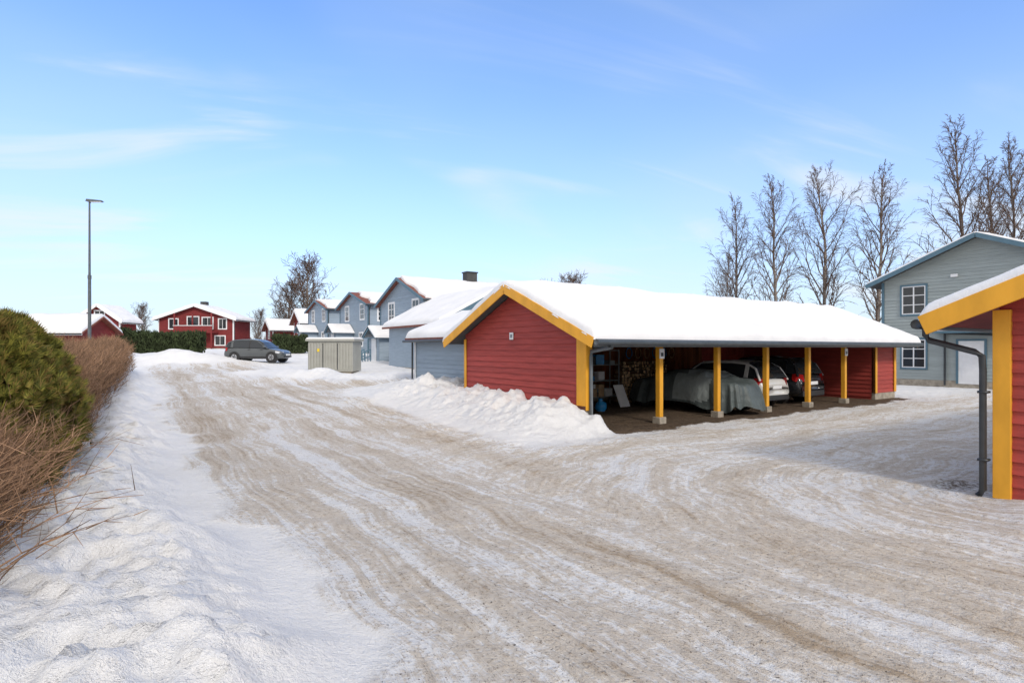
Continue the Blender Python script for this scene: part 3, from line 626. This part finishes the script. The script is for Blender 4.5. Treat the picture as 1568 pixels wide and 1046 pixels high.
def make_tree(seed,H,spread=.30,start=.2,nb=46,asc=.75,droop=.5,tr=.16,twig=.012,ns=9,nt_=4,rounded=False):
    R=random.Random(seed); S=[]
    def rv(): return Vector((R.uniform(-1,1),R.uniform(-1,1),R.uniform(-1,1)))
    p=Vector((0,0,-.3)); d=Vector((0,0,1)); pts=[p.copy()]; n=16
    for i in range(n):
        d=(d*.8+Vector((0,0,.2))+rv()*.07); d.z=max(d.z,.8); d.normalize(); p=p+d*(H/n); pts.append(p.copy())
    rad=lambda f: tr*(1-f)**.8+.012
    for i in range(n): S.append((pts[i],pts[i+1],rad(i/n),rad((i+1)/n)))
    def at(f): q=f*n; i=min(int(q),n-1); return pts[i].lerp(pts[i+1],q-i)
    def branch(p,d,L,r,lev):
        k=6 if lev==0 else (4 if lev==1 else 3); step=L/k; P=[p]
        for i in range(k):
            d=(d+rv()*.16+Vector((0,0,(.10 if lev==0 else -droop*.35*lev*(i/k)))) ).normalized()
            q=P[-1]+d*step; S.append((P[-1],q,max(r*(1-i/k),twig),max(r*(1-(i+1)/k),twig*.7))); P.append(q)
        if lev<2:
            m=ns if lev==0 else nt_
            for j in range(m):
                f=.15+.85*(j+R.random())/m; x=f*k; i=min(int(x),k-1); pp=P[i].lerp(P[i+1],x-i)
                dd=((P[i+1]-P[i]).normalized()+rv()*.75+Vector((0,0,.12))).normalized(); branch(pp,dd,L*(.36 if lev==0 else .55)*R.uniform(.6,1.2)*(1.15-.5*f),max(r*.4,twig),lev+1)
    for b in range(nb):
        f=start+(1-start)*(b+R.random())/nb*.98; a=b*2.4+R.uniform(-.5,.5); g_=(f-start)/(1-start)
        if rounded: Lb=H*spread*math.sin(math.pi*min(1,g_*.85+.15))**.6
        else: Lb=H*spread*(1-g_)**.75*(.6+.4*min(1,g_*4))+.35
        dd=Vector((math.cos(a),math.sin(a),asc+f*.9)).normalized(); branch(at(min(f,.995)),dd,Lb*R.uniform(.65,1.2),rad(f)*.42+.008,0)
    return [(tuple(a),tuple(b),r,s) for a,b,r,s in S]
TV=[make_tree(1,14,.34,nb=36,asc=1.1,twig=.0085,ns=11,nt_=6,droop=.8),make_tree(2,14,.32,nb=38,asc=1.15,twig=.0085,ns=11,nt_=6,droop=.8),make_tree(5,14,.38,nb=34,asc=1.0,twig=.0085,ns=12,nt_=6,droop=.8)]
tm=[segs_mesh('birch_tree',TV[i],'twig_dark',3) for i in range(3)]
def put(k,x,y,h,rot,first=[0,0,0],nm='birch_tree'):
    if first[k]==0: o=tm[k]; first[k]=1
    else: o=bpy.data.objects.new(nm,tm[k].data); scene.collection.objects.link(o)
    sc=h/14; o.scale=(sc,sc,sc); o.location=(x,y,0); o.rotation_euler=(0,0,rot)
for k,px,Y,top,rot in ((0,1132,46,300,.3),(1,1197,42,258,1.2),(2,1266,44,252,2.3),(1,1338,42,250,3.9),(0,1478,40,172,5.1),(2,1562,38,205,.9),(1,1520,52,240,2.7),(0,1610,45,190,1.7),(2,1110,62,390,4.4)):
    put(k,(px-784)/870*Y,Y,2+(533-top)/870*Y,rot)
RT=make_tree(9,14,.36,start=.16,nb=60,asc=1.0,droop=.2,tr=.28,twig=.02,ns=10,nt_=5,rounded=True)
o=segs_mesh('bare_broadleaf_tree',RT,'twig_dark',3); me=o.data; o.location=(-32.5,90,1.5)
for x,y,h,r in ((-37,92,11,1.),(10.5,110,14.3,2.),(-62,95,7.5,.4),(-45,100,7,1.9),(8.0,112,13,3.3)):
    q=bpy.data.objects.new('bare_broadleaf_tree',me); scene.collection.objects.link(q); q.location=(x,y,1.5); q.rotation_euler=(0,0,r); q.scale=(h/14*(1.3 if h in (11,13,14.3) else 1),h/14*(1.3 if h in (11,13,14.3) else 1),h/14)
o.scale=(1.25,1.25,1.0)
def twig_cloud(name,base,dirs,ln,rad,mat,n=3,parent=None,bend=.15):
    N=len(base); dirs=dirs/np.linalg.norm(dirs,axis=1)[:,None]
    side=np.cross(dirs,RNG.normal(size=(N,3))); side/=np.linalg.norm(side,axis=1)[:,None]; s2=np.cross(dirs,side)
    mid=base+dirs*ln[:,None]*.5+side*(bend*ln*RNG.normal(size=N))[:,None]; tip=base+dirs*ln[:,None]+side*(bend*ln*RNG.normal(size=N))[:,None]
    vs=[]
    for p,f in ((base,1.),(mid,.75)):
        for j in range(3):
            a=2*math.pi*j/3; vs.append(p+(side*math.cos(a)+s2*math.sin(a))*(rad*f)[:,None])
    vs.append(tip); V=np.stack(vs,1).reshape(-1,3); b=np.arange(N)*7; F=[]
    for j in range(3):
        k=(j+1)%3; F.append(np.stack([b+j,b+k,b+3+k],1)); F.append(np.stack([b+j,b+3+k,b+3+j],1)); F.append(np.stack([b+3+j,b+3+k,b+6],1))
    return npmesh(name,V,np.concatenate(F),mat,parent)
N=26000
x=RNG.uniform(-220,260,N); y=170+RNG.normal(size=N)*6; hh=3+4.5*fbm(x*.05,x*0,3,4); z=RNG.random(N)**.8*hh
twig_cloud('distant_tree_line',np.stack([x,y,z],1),np.stack([RNG.normal(size=N)*.5,RNG.normal(size=N)*.5,np.ones(N)],1),RNG.uniform(1.,2.4,N),np.full(N,.07),'twig_dark')
N=6000; x=RNG.uniform(15,40,N); y=42+RNG.normal(size=N)*1.5+x*.1; z=RNG.random(N)*2.6*fbm(x*.4,x*0,2,3)*1.8
twig_cloud('bare_bushes',np.stack([x,y,z],1),np.stack([RNG.normal(size=N)*.5,RNG.normal(size=N)*.5,np.ones(N)],1),RNG.uniform(.5,1.4,N),np.full(N,.012),'twig_dark')
# ---------------------------------------------------------------- hedges (left)
def hedge_path(u,off=0):
    s=-10.55+1.0*u; t=2.3+23*u; return st2xy(s+off,t)
E=empty('brown_hedge',(0,0,0)); N=54000
u=RNG.random(N)**1.9; off=np.clip(RNG.normal(size=N)*.36,-.75,.75); hx,hy=hedge_path(u,off)
gh=G(hx,hy); top=2.12+.35*(fbm(hx*1.4,hy*1.4,2,3)-.5)-.3*u; zz=gh+RNG.random(N)**.75*(top-.35)*(1-.25*np.abs(off))
cl=(fbm(hx*2.2,zz*2.2+hy,6,2)-.5)*1.6
d=np.stack([RNG.normal(size=N)*.55+off*.5*CS+cl,RNG.normal(size=N)*.55+off*.5*SN-cl*.4,np.full(N,1.)],1)
twig_cloud('twigs',np.stack([hx,hy,zz],1),d,RNG.uniform(.15,.42,N),np.interp(u,[0,1],[.0042,.008]),'twig_brown',parent=E,bend=.25)
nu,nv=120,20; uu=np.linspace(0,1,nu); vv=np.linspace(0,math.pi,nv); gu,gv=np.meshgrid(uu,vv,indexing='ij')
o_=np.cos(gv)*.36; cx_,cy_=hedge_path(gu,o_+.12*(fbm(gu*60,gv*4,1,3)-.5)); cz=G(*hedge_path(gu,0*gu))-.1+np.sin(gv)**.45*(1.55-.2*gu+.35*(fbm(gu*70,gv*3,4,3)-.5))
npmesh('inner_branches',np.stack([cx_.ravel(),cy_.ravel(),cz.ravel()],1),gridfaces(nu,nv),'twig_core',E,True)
E=empty('twiggy_shrub',(0,0,0)); N=7500
u=RNG.random(N); s_=-10.45+RNG.normal(size=N)*.2; t_=-5.4+4.6*u; hx,hy=st2xy(s_,t_); gh=G(hx,hy)
zz=gh+RNG.random(N)**1.2*.75; sg=(s_+10.45)*1.6
d=np.stack([RNG.normal(size=N)*.45+sg*CS+.1,RNG.normal(size=N)*.45+sg*SN,RNG.uniform(.4,1.2,N)],1)
twig_cloud('twigs',np.stack([hx,hy,zz],1),d,RNG.uniform(.15,.5,N),np.full(N,.0036),'twig_brown',parent=E,bend=.3)
S=[]; R=random.Random(4)
for i in range(260):
    x,y=st2xy(-10.4+R.gauss(0,.2),R.uniform(-5.4,-.8)); p=Vector((x,y,gz(x,y)-.05)); d=Vector((R.gauss(0.15,.35),R.gauss(0,.35),1)); r=R.uniform(.004,.009)
    for k in range(6):
        d=(d+Vector((R.gauss(0,.18)+.05,R.gauss(0,.18),-.10))).normalized(); q=p+d*.2; S.append((tuple(p),tuple(q),r*(1-k/7),r*(1-(k+1)/7))); p=q
        if k>0 and R.random()<.75:
            e=(d+Vector((R.gauss(0,.6),R.gauss(0,.6),R.gauss(0,.4)))).normalized(); S.append((tuple(p),tuple(p+e*R.uniform(.1,.3)),r*.5,r*.2))
o=segs_mesh('stems',S,'twig_brown'); o.parent=E
def thuja(name,cx,cy,h,rad,N,seed):
    g=gz(cx,cy); E=empty(name,(cx,cy,g-.05)); R=np.random.default_rng(seed)
    zc=R.random(N)**.8; a=R.random(N)*2*np.pi; lob=.60+.7*fbm(a*3.4+5,zc*10,seed,3)*1.1
    prof=rad*np.sqrt(np.clip(1-(zc*.98)**3.2,0.02,1))*(.86+.14*np.sin(zc*3))*lob
    rr=prof*(1-.35*R.random(N)**2); base=np.stack([np.cos(a)*rr,np.sin(a)*rr,zc*h*.93],1)
    out=np.stack([np.cos(a)*.55,np.sin(a)*.55,np.full(N,.8)],1)+R.normal(size=(N,3))*.4; out/=np.linalg.norm(out,axis=1)[:,None]
    tw=np.cross(out,R.normal(size=(N,3))); tw/=np.linalg.norm(tw,axis=1)[:,None]
    V=[];K=7; L=R.uniform(.06,.17,N)
    for k in range(K):
        an=(k-(K-1)/2)*.27; dd=out*math.cos(an)+tw*math.sin(an); nn=-out*math.sin(an)+tw*math.cos(an); st_=base+out*(L*.25*(1-abs(an)))[:,None]*.6; l=L*(1-.3*abs(an))
        V+= [st_-nn*.004,st_+nn*.004,st_+dd*l[:,None]*.6+nn*.006,st_+dd*l[:,None],st_+dd*l[:,None]*.6-nn*.006]
    V=np.stack(V,1).reshape(-1,3); b=np.arange(N*K)*5; F=np.stack([b,b+1,b+2,b+3,b+4],1)
    npmesh('foliage',V,F,'thuja_leaf',E)
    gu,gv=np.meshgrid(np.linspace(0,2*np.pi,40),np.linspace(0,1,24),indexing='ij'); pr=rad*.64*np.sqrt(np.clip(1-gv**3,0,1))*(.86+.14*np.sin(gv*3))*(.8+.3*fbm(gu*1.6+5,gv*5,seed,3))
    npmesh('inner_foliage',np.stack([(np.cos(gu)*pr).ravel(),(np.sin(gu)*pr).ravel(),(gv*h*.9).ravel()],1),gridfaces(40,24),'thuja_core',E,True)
for s_,t_,h,r,n,k in ((-10.7,1.25,2.2,.92,13000,1),(-10.65,.05,2.3,.95,14000,2),(-10.75,-1.2,2.35,.95,14000,3)):
    x,y=st2xy(s_,t_); thuja('thuja_shrub',x,y,h,r,n,k)
def ghedge(name,x0,x1,y,h,N):
    x=RNG.uniform(x0,x1,N); yy=y+RNG.uniform(-.6,.6,N); g=G(x,yy); z=g+RNG.random(N)*h*(.85+.2*fbm(x*1.2,x*0,2,2))
    twig_cloud(name,np.stack([x,yy,z],1),np.stack([RNG.normal(size=N)*.5,RNG.normal(size=N)*.5-.3,np.ones(N)],1),RNG.uniform(.2,.5,N),np.full(N,.07),'hedge_green')
ghedge('green_hedge',-35.5,-27.2,50,1.9,7000); ghedge('green_hedge',-21.8,-18.8,52,1.6,2500)
# ---------------------------------------------------------------- world, sun, camera
SE,SAZ=36,158
wd=bpy.data.worlds.new('World'); scene.world=wd; wd.use_nodes=True; nt=wd.node_tree; bg=nt.nodes['Background']
sky=nt.nodes.new('ShaderNodeTexSky'); sky.sky_type='NISHITA'; sky.sun_disc=False; sky.sun_elevation=math.radians(SE); sky.sun_rotation=math.radians(SAZ)
sky.air_density=1.0; sky.dust_density=.8; sky.ozone_density=1.2
tc=nt.nodes.new('ShaderNodeTexCoord').outputs['Generated']; sp=nt.nodes.new('ShaderNodeSeparateXYZ'); nt.links.new(tc,sp.inputs[0])
zz=mth(nt,'MAXIMUM',sp.outputs[2],0); zd=mth(nt,'ADD',zz,.22)
cb=nt.nodes.new('ShaderNodeCombineXYZ'); nt.links.new(mth(nt,'DIVIDE',sp.outputs[0],zd),cb.inputs[0]); nt.links.new(mth(nt,'DIVIDE',sp.outputs[1],zd),cb.inputs[1])
v0=mapping(nt,cb.outputs[0],(1,1,1),(0,0,math.radians(-18))); v1=mapping(nt,v0,(.65,2.3,1))
c1=noise(nt,v1,1.0,8,.52,1.1); c2=noise(nt,mapping(nt,cb.outputs[0],(1,1,1),(0,0,0),(3.3,1.7,0)),.9,3,.5,.3)
low=ramp(nt,mth(nt,'MULTIPLY',zz,-1),-.50,-.36)
cl=mth(nt,'MULTIPLY',mth(nt,'MULTIPLY',ramp(nt,c1,.47,.72),ramp(nt,c2,.36,.56)),mth(nt,'ADD',mth(nt,'MULTIPLY',low,.8),.2))
veil=mth(nt,'MULTIPLY',ramp(nt,c2,.35,.75),.25)
hz=mth(nt,'MULTIPLY',mth(nt,'POWER',mth(nt,'SUBTRACT',1,zz),3.5),.95)
mu=nt.nodes.new('ShaderNodeMix'); mu.data_type='RGBA'; mu.blend_type='MULTIPLY'; mu.inputs[0].default_value=1
nt.links.new(sky.outputs[0],mu.inputs[6]); mu.inputs[7].default_value=(.95,1.40,2.0,1)
colr=mixc(nt,veil,mu.outputs[2],(3.8,5.0,6.3))
colr=mixc(nt,hz,colr,(5.25,5.8,6.45))
colr=mixc(nt,mth(nt,'MULTIPLY',cl,.8),colr,(5.9,6.2,6.6))
# unseen warm-white cloud added behind the viewer and overhead to offset blue skylight
bk=mth(nt,'MAXIMUM',ramp(nt,mth(nt,'MULTIPLY',sp.outputs[1],-1),-.15,.35),ramp(nt,sp.outputs[2],.62,.85))
colr=mixc(nt,mth(nt,'MULTIPLY',bk,.9),colr,(6.6,6.25,5.85))
nt.links.new(colr,bg.inputs['Color']); bg.inputs['Strength'].default_value=.15
sun=bpy.data.lights.new('sun','SUN'); sun.energy=2.1; sun.angle=math.radians(10); sun.color=(1,.925,.84)
so=bpy.data.objects.new('sun',sun); scene.collection.objects.link(so)
az=math.radians(SAZ); dv=Vector((math.sin(az)*math.cos(math.radians(SE)),math.cos(az)*math.cos(math.radians(SE)),math.sin(math.radians(SE))))
so.rotation_euler=dv.to_track_quat('Z','Y').to_euler()
cam=bpy.data.cameras.new('camera'); co=bpy.data.objects.new('camera',cam); scene.collection.objects.link(co)
co.location=(0,0,2.0); co.rotation_euler=(math.radians(90),0,0); cam.lens=19.97; cam.sensor_width=36; cam.shift_y=.0064; cam.clip_end=4000; cam.clip_start=.05
scene.camera=co
scene.view_settings.view_transform='Standard'; scene.view_settings.look='None'; scene.view_settings.exposure=0
